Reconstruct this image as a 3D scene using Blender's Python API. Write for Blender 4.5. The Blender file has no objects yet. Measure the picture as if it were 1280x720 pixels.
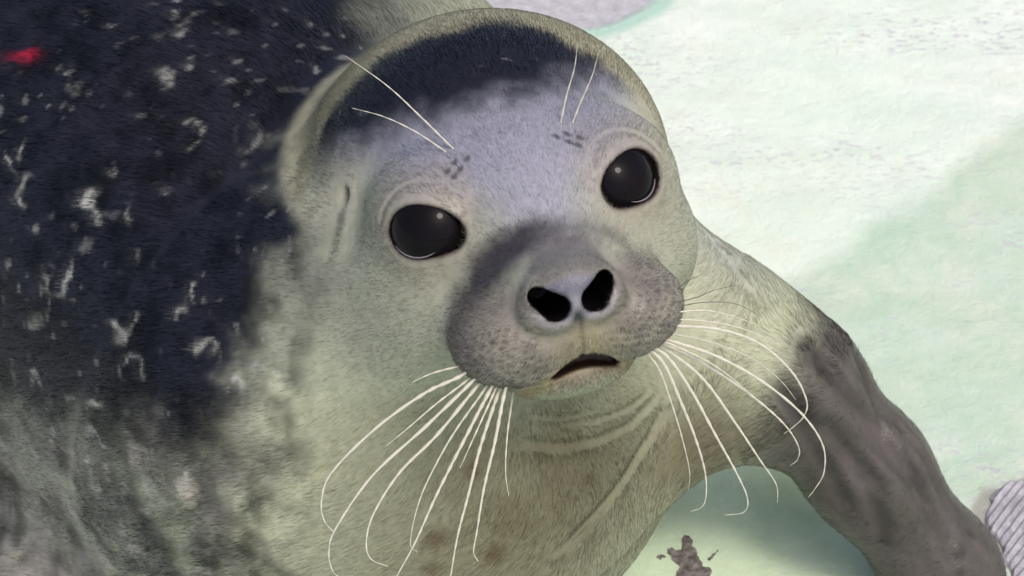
import bpy, math
import numpy as np
from mathutils import Vector, Matrix

rng = np.random.default_rng(7)
SC = bpy.context.scene
COL = SC.collection

# ------------------------------------------------------------------ camera, sky, sun, exposure
PITCH = math.radians(42.0)          # the camera looks down this much
DIST = 130.0                        # cm from lens to the plane of the seal's head
FRAME_W = 39.2                      # cm across the frame in that plane
H0 = 0.19                           # height in metres of that plane's centre above the deck
SP, CP = math.sin(PITCH), math.cos(PITCH)

def world(p):
    """camera-aligned centimetres (right, up, towards lens) -> world metres"""
    p = np.asarray(p, dtype=np.float64)
    x, y, z = p[..., 0], p[..., 1], p[..., 2]
    return np.stack([x, y * SP - z * CP, 100 * H0 + y * CP + z * SP], -1) * 0.01

cam = bpy.data.cameras.new('camera')
cam.sensor_width = 36.0
cam.lens = 36.0 * DIST / FRAME_W
cam.clip_start, cam.clip_end = 0.05, 500
cam_o = bpy.data.objects.new('camera', cam)
COL.objects.link(cam_o)
cam_o.location = Vector(world((0, 0, DIST)))
cam_o.rotation_euler = (math.radians(90) - PITCH, 0, 0)
cam.dof.use_dof = True
cam.dof.focus_distance = 1.24
cam.dof.aperture_fstop = 40
SC.camera = cam_o

SUN_EL, SUN_AZ = math.radians(61), math.radians(140)      # azimuth clockwise from +Y (away from the camera)
wd = bpy.data.worlds.new('World')
SC.world = wd
wd.use_nodes = True
wn = wd.node_tree.nodes
sky = wn.new('ShaderNodeTexSky')
sky.sky_type = 'NISHITA'
sky.sun_disc = False
sky.sun_elevation = SUN_EL
sky.sun_rotation = SUN_AZ
sky.air_density = 0.6
sky.dust_density = 4.0
sky.ozone_density = 0.5
wn['Background'].inputs['Strength'].default_value = 0.15
wd.node_tree.links.new(sky.outputs['Color'], wn['Background'].inputs['Color'])

sun = bpy.data.lights.new('sun', 'SUN')
sun.energy = 1.0
sun.angle = math.radians(14)
sun.color = (1.0, 0.96, 0.9)
sun_o = bpy.data.objects.new('sun', sun)
COL.objects.link(sun_o)
sdir = Vector((math.sin(SUN_AZ) * math.cos(SUN_EL), math.cos(SUN_AZ) * math.cos(SUN_EL), math.sin(SUN_EL)))
sun_o.rotation_euler = sdir.to_track_quat('Z', 'Y').to_euler()
sun_o.location = sdir * 5

SC.view_settings.view_transform = 'Standard'
SC.view_settings.look = 'None'
SC.view_settings.exposure = 0.6
SC.view_settings.gamma = 1.0
SC.view_settings.use_curve_mapping = False

# ------------------------------------------------------------------ helpers
def pix(px, py, z):
    """a point on the ray of photo pixel (px,py) at depth z (camera-aligned cm)"""
    k = (DIST - z) / DIST * FRAME_W / 1280
    return np.array([(px - 640) * k, (360 - py) * k, z])

GN = np.array([0, CP, SP])                    # deck normal in camera-aligned axes
def deck(px, py):
    """deck point (world metres) under a photo pixel"""
    o = np.array([0, 0, DIST]); d = pix(px, py, 0) - o
    t = (-100 * H0 - GN @ o) / (GN @ d)
    return world(o + d * t)

def sst(a, b, x):
    t = np.clip((x - a) / (b - a), 0, 1)
    return t * t * (3 - 2 * t)

def hash3(i, j, k, s):
    h = (i * 374761393 + j * 668265263 + k * 2147483647 + s * 1274126177) & 0xFFFFFFFF
    h = ((h ^ (h >> 13)) * 1274126177) & 0xFFFFFFFF
    h = ((h ^ (h >> 16)) * 2246822519) & 0xFFFFFFFF
    return ((h ^ (h >> 15)) & 0xFFFFFF) / float(0xFFFFFF)

def noise(p, scale, seed=0):
    """value noise 0..1"""
    q = np.asarray(p) / scale
    f = np.floor(q).astype(np.int64); t = q - f; t = t * t * (3 - 2 * t)
    r = 0
    for dx in (0, 1):
        for dy in (0, 1):
            for dz in (0, 1):
                w = (t[:, 0] if dx else 1 - t[:, 0]) * (t[:, 1] if dy else 1 - t[:, 1]) * (t[:, 2] if dz else 1 - t[:, 2])
                r = r + w * hash3(f[:, 0] + dx, f[:, 1] + dy, f[:, 2] + dz, seed)
    return r

def fbm(p, scale, seed=0, oct=3):
    r, a, tot = 0, 1.0, 0
    for o in range(oct):
        r = r + a * noise(p, scale / 2 ** o, seed + o * 17); tot += a; a *= 0.5
    return r / tot

# ------------------------------------------------------------------ materials
def new_mat(name):
    m = bpy.data.materials.new(name); m.use_nodes = True
    nt = m.node_tree
    return m, nt, nt.nodes['Principled BSDF'], nt.nodes, nt.links

def simple_mat(name, col, rough=0.5, **kw):
    m, nt, b, N, L = new_mat(name)
    b.inputs['Base Color'].default_value = (*col, 1); b.inputs['Roughness'].default_value = rough
    for k, v in kw.items(): b.inputs[k.replace('_', ' ')].default_value = v
    return m

def mesh_obj(name, verts, faces, mat, parent=None, smooth=True):
    me = bpy.data.meshes.new(name)
    me.from_pydata([tuple(v) for v in verts], [], [tuple(f) for f in faces])
    me.update()
    if smooth: me.polygons.foreach_set('use_smooth', [True] * len(me.polygons))
    me.materials.append(mat)
    o = bpy.data.objects.new(name, me); COL.objects.link(o)
    if parent: o.parent = parent
    return o

# ------------------------------------------------------------------ the seal as a distance field (camera-aligned cm)
def head_frame(yaw, pit, roll):
    F = np.array([math.sin(yaw) * math.cos(pit), -math.sin(pit), math.cos(yaw) * math.cos(pit)])
    R0 = np.cross([0, 1, 0], F); R0 /= np.linalg.norm(R0); U0 = np.cross(F, R0)
    R = R0 * math.cos(roll) + U0 * math.sin(roll)
    return R, np.cross(F, R), F
HR, HU, HF = head_frame(0.200, 0.216, 0.259)
HC = np.array([-0.05, 3.48, 0.0])
HM = np.stack([HR, HU, HF], 1)                # head-local -> camera-aligned
def h2c(q): return HC + np.asarray(q, float) @ HM.T

def smin(a, b, k):
    h = np.maximum(k - np.abs(a - b), 0) / k
    return np.minimum(a, b) - h * h * k * 0.25
def smax(a, b, k): return -smin(-a, -b, k)
def ell(p, c, r):
    q = (p - np.asarray(c)) / np.asarray(r)
    k0 = np.sqrt((q * q).sum(-1)) + 1e-9
    q2 = q / np.asarray(r)
    k1 = np.sqrt((q2 * q2).sum(-1)) + 1e-9
    return k0 * (k0 - 1) / k1
def cone(p, a, b, ra, rb):
    a = np.asarray(a, float); b = np.asarray(b, float); d = b - a
    t = np.clip(((p - a) @ d) / (d @ d), 0, 1)
    return np.sqrt(((p - a - t[..., None] * d) ** 2).sum(-1)) - (ra + (rb - ra) * t)

# eyes: centre of the opening, outward axis, tangent axes (in the mirrored head half, x > 0)
EYE_P = np.array([3.50, 0.70, 4.35])
EYE_N = np.array([0.50, 0.12, 0.86]); EYE_N /= np.linalg.norm(EYE_N)
EYE_V = np.array([0, 1.0, 0]) - EYE_N * EYE_N[1]; EYE_V /= np.linalg.norm(EYE_V)
EYE_U = np.cross(EYE_V, EYE_N)                # outward (away from the nose)
EYE_R = 1.75
EYE_C = None
EYE_X0 = -0.28                               # the face's midline bends a little at the eyes

CH = pix(450, 435, -13.0)                      # chest centre
AX = np.array([-0.60, 0.53 * 0.669 / 0.669, -0.59]); AX /= np.linalg.norm(AX)
AX = AX - GN * (AX @ GN); AX /= np.linalg.norm(AX)
SHO = pix(925, 395, -9.0)                      # shoulder, elbow, wrist, tip of the front flipper in view
FL = [pix(885, 430, -9.8), pix(992, 484, -10.0), pix(1085, 588, -11.5), pix(1178, 712, -13.6), pix(1250, 830, -14.2)]
FR_ = [3.6, 2.7, 2.35, 2.2, 1.45]
SIDE = np.cross(AX, GN)                        # across the body
def flip2():
    b = CH - GN * 7.0 - SIDE * 12.0 * np.sign(SIDE[0]) * 1.0
    return [CH - GN * 5 - SIDE * np.sign(SIDE[0]) * 10, CH - GN * 8.0 - SIDE * np.sign(SIDE[0]) * 14 + AX * 3, CH - GN * 9.2 - SIDE * np.sign(SIDE[0]) * 15.5 + AX * 9, CH - GN * 9.6 - SIDE * np.sign(SIDE[0]) * 16 + AX * 14]
FL2 = flip2()

def nostril(p):
    a = np.array([1.20, -1.60]); b = np.array([0.74, -2.04]); d = b - a
    r = p[:, :2] - a
    t = np.clip((r @ d) / (d @ d), 0, 1)
    o = np.sqrt(((r - t[:, None] * d) ** 2).sum(1)) - (0.36 + 0.13 * t)
    return np.maximum(o, 6.2 - p[:, 2])

def skull(q):
    x = np.abs(q[:, 0]); p = np.stack([x, q[:, 1], q[:, 2]], 1)
    d = ell(q, (-0.35, 0.15, -3.6), (7.35, 6.6, 7.0))
    d = smin(d, ell(p, (0, -0.9, 1.6), (5.5, 4.7, 5.6)), 2.0)
    d = smin(d, ell(p, (3.6, -2.7, 0.8), (2.9, 2.8, 4.0)), 1.6)            # cheeks
    d = smin(d, ell(p, (3.5, 0.6, 2.9), (2.3, 2.2, 2.0)), 1.4)             # orbits
    d = smin(d, ell(p, (0, -1.5, 5.8), (2.25, 2.0, 3.6)), 1.9)              # bridge
    d = smin(d, ell(p, (1.95, -3.45, 6.95), (2.45, 1.85, 2.3)), 1.3)        # whisker pads
    d = smin(d, ell(p, (0, -3.2, 7.6), (1.1, 1.5, 1.6)), 0.6)
    d = smin(d, ell(p, (0, -1.75, 9.0), (1.75, 1.15, 0.95)), 0.6)          # nose pad
    d = smin(d, ell(p, (0.95, -2.25, 9.0), (1.0, 0.8, 0.8)), 0.35)
    d = smin(d, ell(p, (0, -5.35, 4.9), (2.7, 1.35, 2.6)), 0.5)            # chin
    return d

def opening(u, v):
    o = np.sqrt((u - 0.08) ** 2 + (v * 1.19 - 0.02) ** 2) - 1.17
    o = smin(o, np.sqrt((u + 0.75) ** 2 + (v + 0.12) ** 2) - 0.72, 0.5)
    return smin(o, np.sqrt((u + 1.32) ** 2 + (v + 0.30) ** 2) - 0.28, 0.6)

for _ in range(40):                           # slide the eye out along its axis to the surface
    EYE_P = EYE_P - EYE_N * skull(EYE_P[None])[0] * 0.7
EYE_C = EYE_P - EYE_N * (EYE_R - 0.34)

def follicles(q):
    gx = np.abs(q[:, 0]) / 0.40 + 0.35 * np.sin(q[:, 1] * 3 + 1); gy = (q[:, 1] + 0.16 * np.abs(q[:, 0])) / 0.33
    iy = np.floor(gy); gx = gx + 0.5 * (iy % 2); ix = np.floor(gx)
    a, b = ix.astype(np.int64), iy.astype(np.int64); z = (q[:, 0] > 0).astype(np.int64)
    jx = hash3(a, b, z, 3) * 0.5 + 0.25; jy = hash3(a, b, z + 2, 5) * 0.4 + 0.3
    return np.sqrt((gx - ix - jx) ** 2 * 0.5 + (gy - iy - jy) ** 2)

def head_field(q):
    d = skull(q)
    x = np.abs(q[:, 0]); p = np.stack([x, q[:, 1], q[:, 2]], 1)
    p0 = p; p = np.stack([np.abs(q[:, 0] - EYE_X0), q[:, 1], q[:, 2]], 1)
    d = smin(d, np.sqrt(((p - EYE_C) ** 2).sum(1)) - (EYE_R + 0.11), 0.7)  # lids
    # eye openings
    w = (p - EYE_P) @ EYE_N; u = (p - EYE_P) @ EYE_U; v = (p - EYE_P) @ EYE_V
    o = opening(u, v)
    d = smax(d, -np.maximum(o, -(w + 2.2)), 0.16)
    # lid crease above the eye
    cr = np.abs(np.sqrt(u ** 2 + (v - 0.02) ** 2) - 1.72) + np.maximum(-(v - 0.5), 0) * 0.8 + np.abs(w) * 0.02
    d = d + 0.06 * np.exp(-(cr / 0.13) ** 2) * (np.abs(w) < 1.6)
    p = p0
    # nostrils
    d = smax(d, -nostril(p), 0.20)
    d = d + 0.13 * np.exp(-(x / 0.13) ** 2) * sst(-4.9, -4.3, q[:, 1]) * sst(-2.2, -2.6, q[:, 1]) * (q[:, 2] > 7)
    pad = sst(3.0, 2.2, np.sqrt((x / 1.75) ** 2 + ((q[:, 1] + 3.4) / 0.85) ** 2)) * (q[:, 2] > 5) * sst(0.9, 1.6, x) * sst(-2.2, -2.8, q[:, 1])
    d = d + 0.05 * pad * sst(0.36, 0.0, follicles(q))
    # mouth: a short arched opening and the line running back under the pads
    xm = q[:, 0] - 0.22; my = -4.72 - 0.36 * xm * xm - 0.07 * xm
    m = np.sqrt(((q[:, 1] - my) * 1.9) ** 2 + (xm * 0.60) ** 2) - 0.76
    d = smax(d, -np.maximum(m, -(q[:, 2] - 6.6)), 0.18)
    return d

def ears(q, d):
    for s, c in ((-1, EAR_L), (1, EAR_R)):
        r = q - c
        d = smax(d, -cone(q, c + np.array([-s * 0.8, 0.25, -0.1]), c + np.array([s * 0.7, 0.05, 0.3]), 0.24, 0.38), 0.3)
        g = np.sqrt((r[:, 2] - 0.35 + 0.25 * r[:, 1]) ** 2 + r[:, 0] ** 2 * 0.05)
        d = d - 0.13 * np.exp(-(g / 0.34) ** 2) * sst(-2.6, -0.6, r[:, 1]) * sst(1.0, 0.2, r[:, 1])
    return d

EAR_L = EAR_R = None
FOLDS = []
def folds(P, d):
    for pts, depth, wid in FOLDS:
        lo, hi = pts.min(0) - 3 * wid, pts.max(0) + 3 * wid
        m = ((P > lo) & (P < hi)).all(1)
        if not m.any(): continue
        pm = P[m]; dd = np.full(len(pm), 99.0)
        for a, b in zip(pts[:-1], pts[1:]): dd = np.minimum(dd, cone(pm, a, b, 0, 0))
        e = np.minimum(np.linalg.norm(pm - pts[0], axis=1), np.linalg.norm(pm - pts[-1], axis=1))
        d[m] = d[m] + depth * np.exp(-(dd / wid) ** 2) * sst(0, 1.2, e)
    return d

def field(P):
    P = np.asarray(P, float)
    q = (P - HC) @ HM
    hd = np.full(len(P), 50.0)
    near = (q ** 2).sum(1) < 20 ** 2
    if near.any():
        hv = head_field(q[near])
        hd[near] = hv
    t = (P - CH) @ AX
    rel = P - CH
    h = rel @ GN
    s = np.sqrt(np.maximum((rel ** 2).sum(1) - t ** 2 - h ** 2, 0))
    # body: swept, wider than tall, tapering to the tail
    tt = np.clip(t, 0, 62)
    rr = np.interp(tt, [0, 8, 18, 30, 42, 52, 58, 62], [13.6, 14.8, 15.2, 14.0, 11.0, 7.5, 5.0, 3.2])
    ax_d = np.maximum(t - 62, 0) + np.maximum(-t, 0)
    hh = h + np.interp(tt, [0, 30, 62], [0, 1.0, 6.5])
    bd = np.sqrt((s / 1.03) ** 2 + (hh * 1.04) ** 2 + ax_d ** 2) - rr
    # neck and chest
    nk = cone(P, h2c((0, -1.4, -4.5)), CH + np.array([1.5, -1.0, 1.5]), 5.6, 11.6)
    nk = smin(nk, cone(P, h2c((0, -3.0, 0.0)), CH + np.array([3.9, -3.5, 4.0]), 3.6, 7.7), 3.0)
    d = smin(bd, nk, 3.0)
    d = smin(d, cone(P, pix(760, 400, -11), pix(880, 450, -10.5), 5.6, 4.0), 3.0)      # shoulder
    d = smin(d, cone(P, pix(770, 490, -11.5), pix(915, 465, -10.8), 4.6, 2.4), 2.5)
    d = smin(d, hd, 1.2 + 4.3 * sst(4.5, -1.0, P[:, 1] + 0.25 * P[:, 0] + 1.0) * sst(1.5, -3.5, P[:, 0]))
    if EAR_L is not None and near.any(): d[near] = ears(q[near], d[near])
    # front flippers
    f = np.full(len(P), 50.0)
    for k in range(len(FL) - 1):
        f = smin(f, cone(P, FL[k], FL[k + 1], FR_[k], FR_[k + 1]), 1.5)
    g2 = np.full(len(P), 50.0)
    for k in range(3):
        g2 = smin(g2, cone(P, FL2[k], FL2[k + 1], (3.2, 2.6, 2.2)[k], (2.6, 2.2, 1.6)[k]), 1.5)
    d = smin(d, f, 2.0); d = smin(d, g2, 2.5)
    # hind flippers
    tail = CH + AX * 60 - GN * 6.5
    for sgn in (-1, 1):
        e = tail + AX * 15 + SIDE * sgn * 5
        hf = cone(P, tail, e, 2.8, 2.0)
        d = smin(d, hf, 1.5)
    if FOLDS: d = folds(P, d)
    d = smax(d, -(P @ GN + 100 * H0 - 0.05), 0.6)      # rests on the deck
    return d

def grad(P, e=0.02):
    g = np.stack([field(P + np.eye(3)[k] * e) - field(P - np.eye(3)[k] * e) for k in range(3)], 1)
    return g / (np.linalg.norm(g, axis=1, keepdims=True) + 1e-9)

def hit(px, py):
    """first point of the seal on a pixel's ray"""
    o = np.array([0, 0, DIST]); d = pix(px, py, 0) - o; d /= np.linalg.norm(d)
    t = DIST - 25
    for _ in range(90):
        v = field((o + d * t)[None])[0]
        t += v * 0.7
        if abs(v) < 0.004: break
    return o + d * t

EL_ = (hit(430, 250) - HC) @ HM; ER_ = (hit(812, 152) - HC) @ HM
EAR_L, EAR_R = EL_, ER_
_f = []
for pl, dep, wid in (([(645, 548), (690, 558), (740, 552), (790, 530), (825, 495)], .14, .22), ([(690, 528), (740, 526), (790, 508), (815, 488)], .08, .15),
                     ([(838, 500), (815, 545), (780, 600), (735, 655), (690, 700)], .16, .30), ([(655, 515), (700, 522), (750, 510)], .06, .13),
                     ([(880, 285), (900, 310), (930, 350), (955, 395)], .10, .35),
                     ([(1010, 430), (1060, 490), (1085, 530), (1140, 600), (1200, 690)], .22, .40), ([(1075, 470), (1120, 525), (1170, 600), (1215, 670)], .26, .22),
                     ([(1010, 520), (1060, 570), (1090, 610), (1110, 680)], .20, .45), ([(960, 470), (1000, 520), (1030, 580), (1070, 650)], .14, .40),
                     ([(1060, 430), (1095, 500), (1110, 560)], .12, .3), ([(1130, 560), (1160, 640), (1200, 715)], .14, .3)):
    _f.append((np.array([hit(*p) for p in pl]), dep * (1.7 if pl[0][0] > 950 else 1.0), wid))
FOLDS = _f

# ------------------------------------------------------------------ surface nets over a sparse lattice, fine round the head
def axis_nodes(lo, hi, f0, f1, fine=0.115, coarse=0.36, grow=12.0, B=4, grow1=None):
    out = [f0]
    def step(x):
        g = max((f0 - x) / grow, (x - f1) / (grow1 or grow), 0)
        return fine + (coarse - fine) * min(1, g)
    while out[-1] < hi: out.append(out[-1] + step(out[-1]))
    while out[0] > lo: out.insert(0, out[0] - step(out[0]))
    while (len(out) - 1) % B: out.append(out[-1] + coarse)
    return np.array(out)

def polygonise(axs, B=4):
    n = np.array([(len(a) - 1) // B for a in axs])
    cc = np.stack(np.meshgrid(*[np.arange(k) for k in n], indexing='ij'), -1).reshape(-1, 3)
    def pos(g): return np.stack([axs[k][g[..., k]] for k in range(3)], -1)
    keep = []
    for ch in np.array_split(cc, 40):
        a, b = pos(ch * B), pos(ch * B + B)
        keep.append(np.abs(field((a + b) / 2)) < np.linalg.norm(b - a, axis=1) * 0.75)
    cc = cc[np.concatenate(keep)]
    loc = np.stack(np.meshgrid(*[np.arange(B + 1)] * 3, indexing='ij'), -1).reshape(-1, 3)
    M = n * B + 2
    off = np.stack(np.meshgrid([0, 1], [0, 1], [0, 1], indexing='ij'), -1).reshape(-1, 3)
    edges = [(a, b) for a in range(8) for b in range(a + 1, 8) if np.abs(off[a] - off[b]).sum() == 1]
    ids, vals = [], []
    for ch in np.array_split(cc, max(1, len(cc) // 4000)):
        g = (ch[:, None, :] * B + loc[None]).reshape(-1, 3)
        v = field(pos(g)).reshape(len(ch), B + 1, B + 1, B + 1)
        cv = np.stack([v[:, o[0]:o[0] + B, o[1]:o[1] + B, o[2]:o[2] + B] for o in off], -1)
        act = (cv.min(-1) < 0) & (cv.max(-1) >= 0)
        bi, i, j, k = np.nonzero(act)
        ids.append(ch[bi] * B + np.stack([i, j, k], 1)); vals.append(cv[act])
    c = np.concatenate(ids); cv = np.concatenate(vals)
    acc = np.zeros((len(c), 3)); cnt = np.zeros(len(c))
    for a, b in edges:
        va, vb = cv[:, a], cv[:, b]
        m = (va < 0) != (vb < 0)
        t = np.where(m, va / np.where(m, va - vb, 1), 0)
        acc += m[:, None] * (off[a] + t[:, None] * (off[b] - off[a])); cnt += m
    fr = acc / cnt[:, None]
    V = pos(c) * (1 - fr) + pos(c + 1) * fr
    key = (c[:, 0] * M[1] + c[:, 1]) * M[2] + c[:, 2]
    order = np.argsort(key); ks = key[order]
    def find(cell):
        kk = (cell[:, 0] * M[1] + cell[:, 1]) * M[2] + cell[:, 2]
        i = np.clip(np.searchsorted(ks, kk), 0, len(ks) - 1)
        return np.where(ks[i] == kk, order[i], -1)
    Q = []
    e = np.eye(3, dtype=int)
    for ax in range(3):
        va, vb = cv[:, 0], cv[:, int((off == e[ax]).all(1).argmax())]
        m = (va < 0) != (vb < 0)
        b1, b2 = (ax + 1) % 3, (ax + 2) % 3
        cm = c[m]
        q = np.stack([np.nonzero(m)[0], find(cm - e[b1]), find(cm - e[b1] - e[b2]), find(cm - e[b2])], 1)
        flip = va[m] >= 0
        q[flip] = q[flip][:, ::-1]
        Q.append(q[(q >= 0).all(1)])
    F = np.concatenate(Q)
    for _ in range(2):                                   # settle the vertices on the surface
        f0 = field(V)
        g = np.stack([field(V + np.eye(3)[k] * 0.03) - f0 for k in range(3)], 1) / 0.03
        g2 = np.maximum((g * g).sum(1), 0.25)
        V = V - np.clip((f0 / g2)[:, None] * g, -0.08, 0.08)
    return V, F

LO = np.array([CH[0] + AX[0] * 78 - 10, -28, CH[2] + AX[2] * 78 - 12])
HI = np.array([24, CH[1] + AX[1] * 78 + 14, 13])
V, F = polygonise([axis_nodes(LO[0], HI[0], -6.5, 8.0, grow1=45), axis_nodes(LO[1], HI[1], -5.0, 8.0, grow=40), axis_nodes(LO[2], HI[2], -2.0, 11.0, grow=40)])
# drop the lattice faces' winding problems: make normals follow the gradient
NV = grad(V)
a, b, c_ = V[F[:, 0]], V[F[:, 1]], V[F[:, 2]]
fn = np.cross(b - a, c_ - a)
if ((fn * NV[F[:, 0]]).sum(1) < 0).mean() > 0.5: F = F[:, ::-1]

# ------------------------------------------------------------------ coat colours (pigment and some painted light, by place on the body)
def splat(P, px, py, r, seed=None, sq=None):
    c = hit(px, py)
    d = P - c
    if sq is not None: d = d * np.asarray(sq)
    dd = np.sqrt((d ** 2).sum(1))
    return np.exp(-(dd / r) ** 2)

def coat(P, N):
    q = (P - HC) @ HM
    n1 = fbm(P, 2.2, 1); n2 = fbm(P, 0.7, 5); n3 = fbm(P, 5.0, 9)
    n4 = noise(P, 0.16, 31)
    cream = np.array([0.37, 0.385, 0.265]); olive = np.array([0.20, 0.175, 0.10])
    dark = np.array([0.0045, 0.005, 0.0095]); grey = np.array([0.10, 0.10, 0.105])
    C = np.repeat(cream[None], len(P), 0) * (0.82 + 0.36 * n1)[:, None]
    def mix(m, col):
        nonlocal C
        C = C * (1 - m[:, None]) + np.asarray(col) * m[:, None]
    # lower chest browner
    t = (P - CH) @ AX; h = (P - CH) @ GN
    # dark saddle on back and flank
    edge = np.interp(P[:, 1], [-10, -6, -2, 2, 6, 9, 12], [-10.6, -9.6, -8.0, -7.0, -7.2, -5.0, -1])
    m = sst(2.6, -2.8, P[:, 0] - edge + (n1 - 0.5) * 3.2 + (n2 - .5) * 2.0)
    back = sst(-8, -14, P[:, 2] + (n1 - .5) * 3) * sst(6.5, 9.0, P[:, 1])
    m = np.maximum(m, back) * (1 - 0.85 * sst(-7.5, -2.0, P[:, 0] + (n1 - .5) * 2) * sst(-4, -8, P[:, 2]))
    low = sst(-9.5, -4.5, P[:, 1] + 0.12 * (P[:, 0] + 12) + (n3 - .5) * 5 + (n1 - .5) * 4) * sst(-11, -2, h + (n3 - .5) * 6 + (n1 - .5) * 4)
    m = m * (0.45 + 0.55 * low)
    qh = ell(q, (-0.35, 0.15, -3.6), (7.35, 6.6, 7.0)); body_dark = m * sst(0.1, 0.7, qh)
    mix(body_dark, dark * 1.0 + 0)
    lowz = sst(-3.5, -7.5, P[:, 1] + (n3 - .5) * 3) * sst(-8.0, -11.5, P[:, 0] + (n1 - .5) * 4)
    mix(lowz * sst(0.42, 0.60, fbm(P, 1.3, 41)) * 0.75, np.array([0.06, 0.056, 0.05]))
    mix(lowz * sst(0.60, 0.74, fbm(P, 0.8, 47)) * 0.6, np.array([0.34, 0.31, 0.27]))
    # mottled grey transition
    tr = np.exp(-((m - 0.5) / 0.35) ** 2) * n2
    mix(tr * 0.35, grey * 1.6)
    # head
    hw = sst(10.8, 8.6, np.sqrt((q ** 2).sum(1))) * sst(-6, -1.0, q[:, 2] * 0.9 + q[:, 1] * 0.35 + 2.0)
    hw = hw * np.maximum(sst(0, 2.5, q[:, 2]), sst(1.0, 0.35, qh))
    face = hw * sst(-7.5, -2.5, q[:, 1] + q[:, 2] * 0.1)
    mix(face * 0.85, np.array([0.28, 0.28, 0.215]))
    up = sst(0.3, 2.6, q[:, 1] + 0.10 * (q[:, 2]) - np.abs(q[:, 0]) * 0.28 + (n1 - .5) * 0.8)
    mix(hw * up, np.array([0.24, 0.24, 0.28]))                       # silver forehead
    cap = sst(2.8, 5.0, q[:, 1] - 0.12 * (q[:, 2]) + (n1 - .5) * 0.9 + (n2 - .5) * 1.3 + 0.10 * np.abs(q[:, 0]))
    cap = cap * sst(8.4, 6.0, np.abs(q[:, 0])) * (q[:, 2] > -7)
    mix(cap * 0.98, dark * 1.0)
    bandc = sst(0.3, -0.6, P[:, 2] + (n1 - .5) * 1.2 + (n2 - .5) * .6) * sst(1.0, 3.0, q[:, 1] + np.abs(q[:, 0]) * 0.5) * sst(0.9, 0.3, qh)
    mix(bandc * 0.92, np.array([0.27, 0.255, 0.165]))  # pale grazing-light rim round the head, painted into the coat
    # silver bridge between the eyes
    br = np.exp(-(q[:, 0] / 1.7) ** 2) * sst(3.6, 5.0, q[:, 2]) * sst(-2.0, 0.5, q[:, 1]) * (1 - cap)
    mix(br * 0.7, np.array([0.27, 0.265, 0.31]))
    # dark crescent over the muzzle
    pl = [hit(*p) for p in ((572, 428), (582, 385), (604, 346), (630, 319), (660, 299), (690, 287), (725, 284), (760, 291), (785, 308), (800, 335))]
    cres = np.full(len(P), 9.0)
    for k in range(len(pl) - 1): cres = np.minimum(cres, cone(P, pl[k], pl[k + 1], 0.72 - 0.075 * k, 0.72 - 0.075 * (k + 1)))
    cres = sst(0.75, -0.35, cres + (n2 - .5) * 0.9 + (n1 - .5) * 0.6)
    mix(cres * (0.55 + 0.42 * sst(1.0, -1.2, q[:, 0])), np.array([0.032, 0.028, 0.033]))
    mix(sst(2.3, 1.2, np.sqrt(((P - hit(718, 328)) ** 2).sum(1)) + (n2 - .5)) * 0.75, np.array([0.075, 0.068, 0.068]))
    # muzzle
    mz = sst(3.2, 2.3, np.sqrt((q[:, 0] / 1.75) ** 2 + ((q[:, 1] + 3.4) / 0.85) ** 2)) * sst(5.0, 6.4, q[:, 2])
    mix(mz * 0.85, np.array([0.17, 0.15, 0.13]))
    fd = follicles(q)
    sp = mz * sst(0.26, 0.06, fd) * sst(1.1, 1.9, np.abs(q[:, 0])) * sst(-2.2, -2.8, q[:, 1])
    mix(sp * 0.7, np.array([0.075, 0.065, 0.06]))
    mix(mz * sst(0.45, 0.7, n2) * 0.6, np.array([0.10, 0.09, 0.085]))
    mix(splat(P, 735, 432, 1.25) * 0.7, np.array([0.25, 0.215, 0.125]))
    # lips warm
    lip = np.exp(-((q[:, 1] + 4.85 + 0.25 * q[:, 0] ** 2) / 0.5) ** 2) * (np.abs(q[:, 0]) < 2.2) * (q[:, 2] > 6)
    mix(lip * 0.75, np.array([0.30, 0.24, 0.12]))
    xm = q[:, 0] - 0.22; mo = np.sqrt(((q[:, 1] + 4.72 + 0.36 * xm * xm + 0.07 * xm) * 1.9) ** 2 + (xm * 0.60) ** 2) - 0.76
    mix(sst(0.12, -0.02, mo) * (q[:, 2] > 6) * 0.95, np.array([0.045, 0.022, 0.018]))
    # nose leather
    x = np.abs(q[:, 0])
    nose = sst(0.25, -0.12, np.sqrt((x / 1.30) ** 2 + ((q[:, 1] + 1.85) / 0.80) ** 2) - 1) * (q[:, 2] > 8.3)
    nose = np.maximum(nose, np.exp(-(x / 0.28) ** 2) * sst(-2.9, -2.6, q[:, 1]) * sst(-1.3, -1.8, q[:, 1]) * (q[:, 2] > 8.3))
    mix(nose * 0.9, np.array([0.10, 0.10, 0.13]))
    cdist = nostril(np.stack([x, q[:, 1], q[:, 2]], 1))
    rim = np.exp(-((cdist - 0.22) / 0.13) ** 2) * sst(-1.4, -2.0, q[:, 1] + 0.2 * x) * (q[:, 2] > 8)
    mix(rim * 0.5, np.array([0.36, 0.34, 0.36]))
    mix(sst(0.10, 0.03, cdist) * 1.0, np.array([0.004, 0.003, 0.004]))
    mix(np.exp(-(q[:, 0] / 0.26) ** 2 - ((q[:, 1] + 2.55) / 0.30) ** 2) * (q[:, 2] > 8) * 0.9, np.array([0.02, 0.018, 0.022]))
    # eye surrounds
    for sgn in (-1, 1):
        qq = (q - np.array([EYE_X0, 0, 0])) * np.array([sgn, 1, 1])
        w = (qq - EYE_P) @ EYE_N; u = (qq - EYE_P) @ EYE_U; v = (qq - EYE_P) @ EYE_V
        re = np.sqrt(u ** 2 + v ** 2)
        ok = (np.abs(w) < 2.2)
        mix(sst(2.9, 1.3, re + (n1 - .5)) * ok * 0.5, np.array([0.25, 0.21, 0.17]))
        o = opening(u, v)
        mix(sst(0.26, 0.06, o) * ok * 0.6, np.array([0.10, 0.075, 0.065]))
        mix(sst(0.13, 0.0, o) * ok, np.array([0.014, 0.010, 0.010]))
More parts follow.
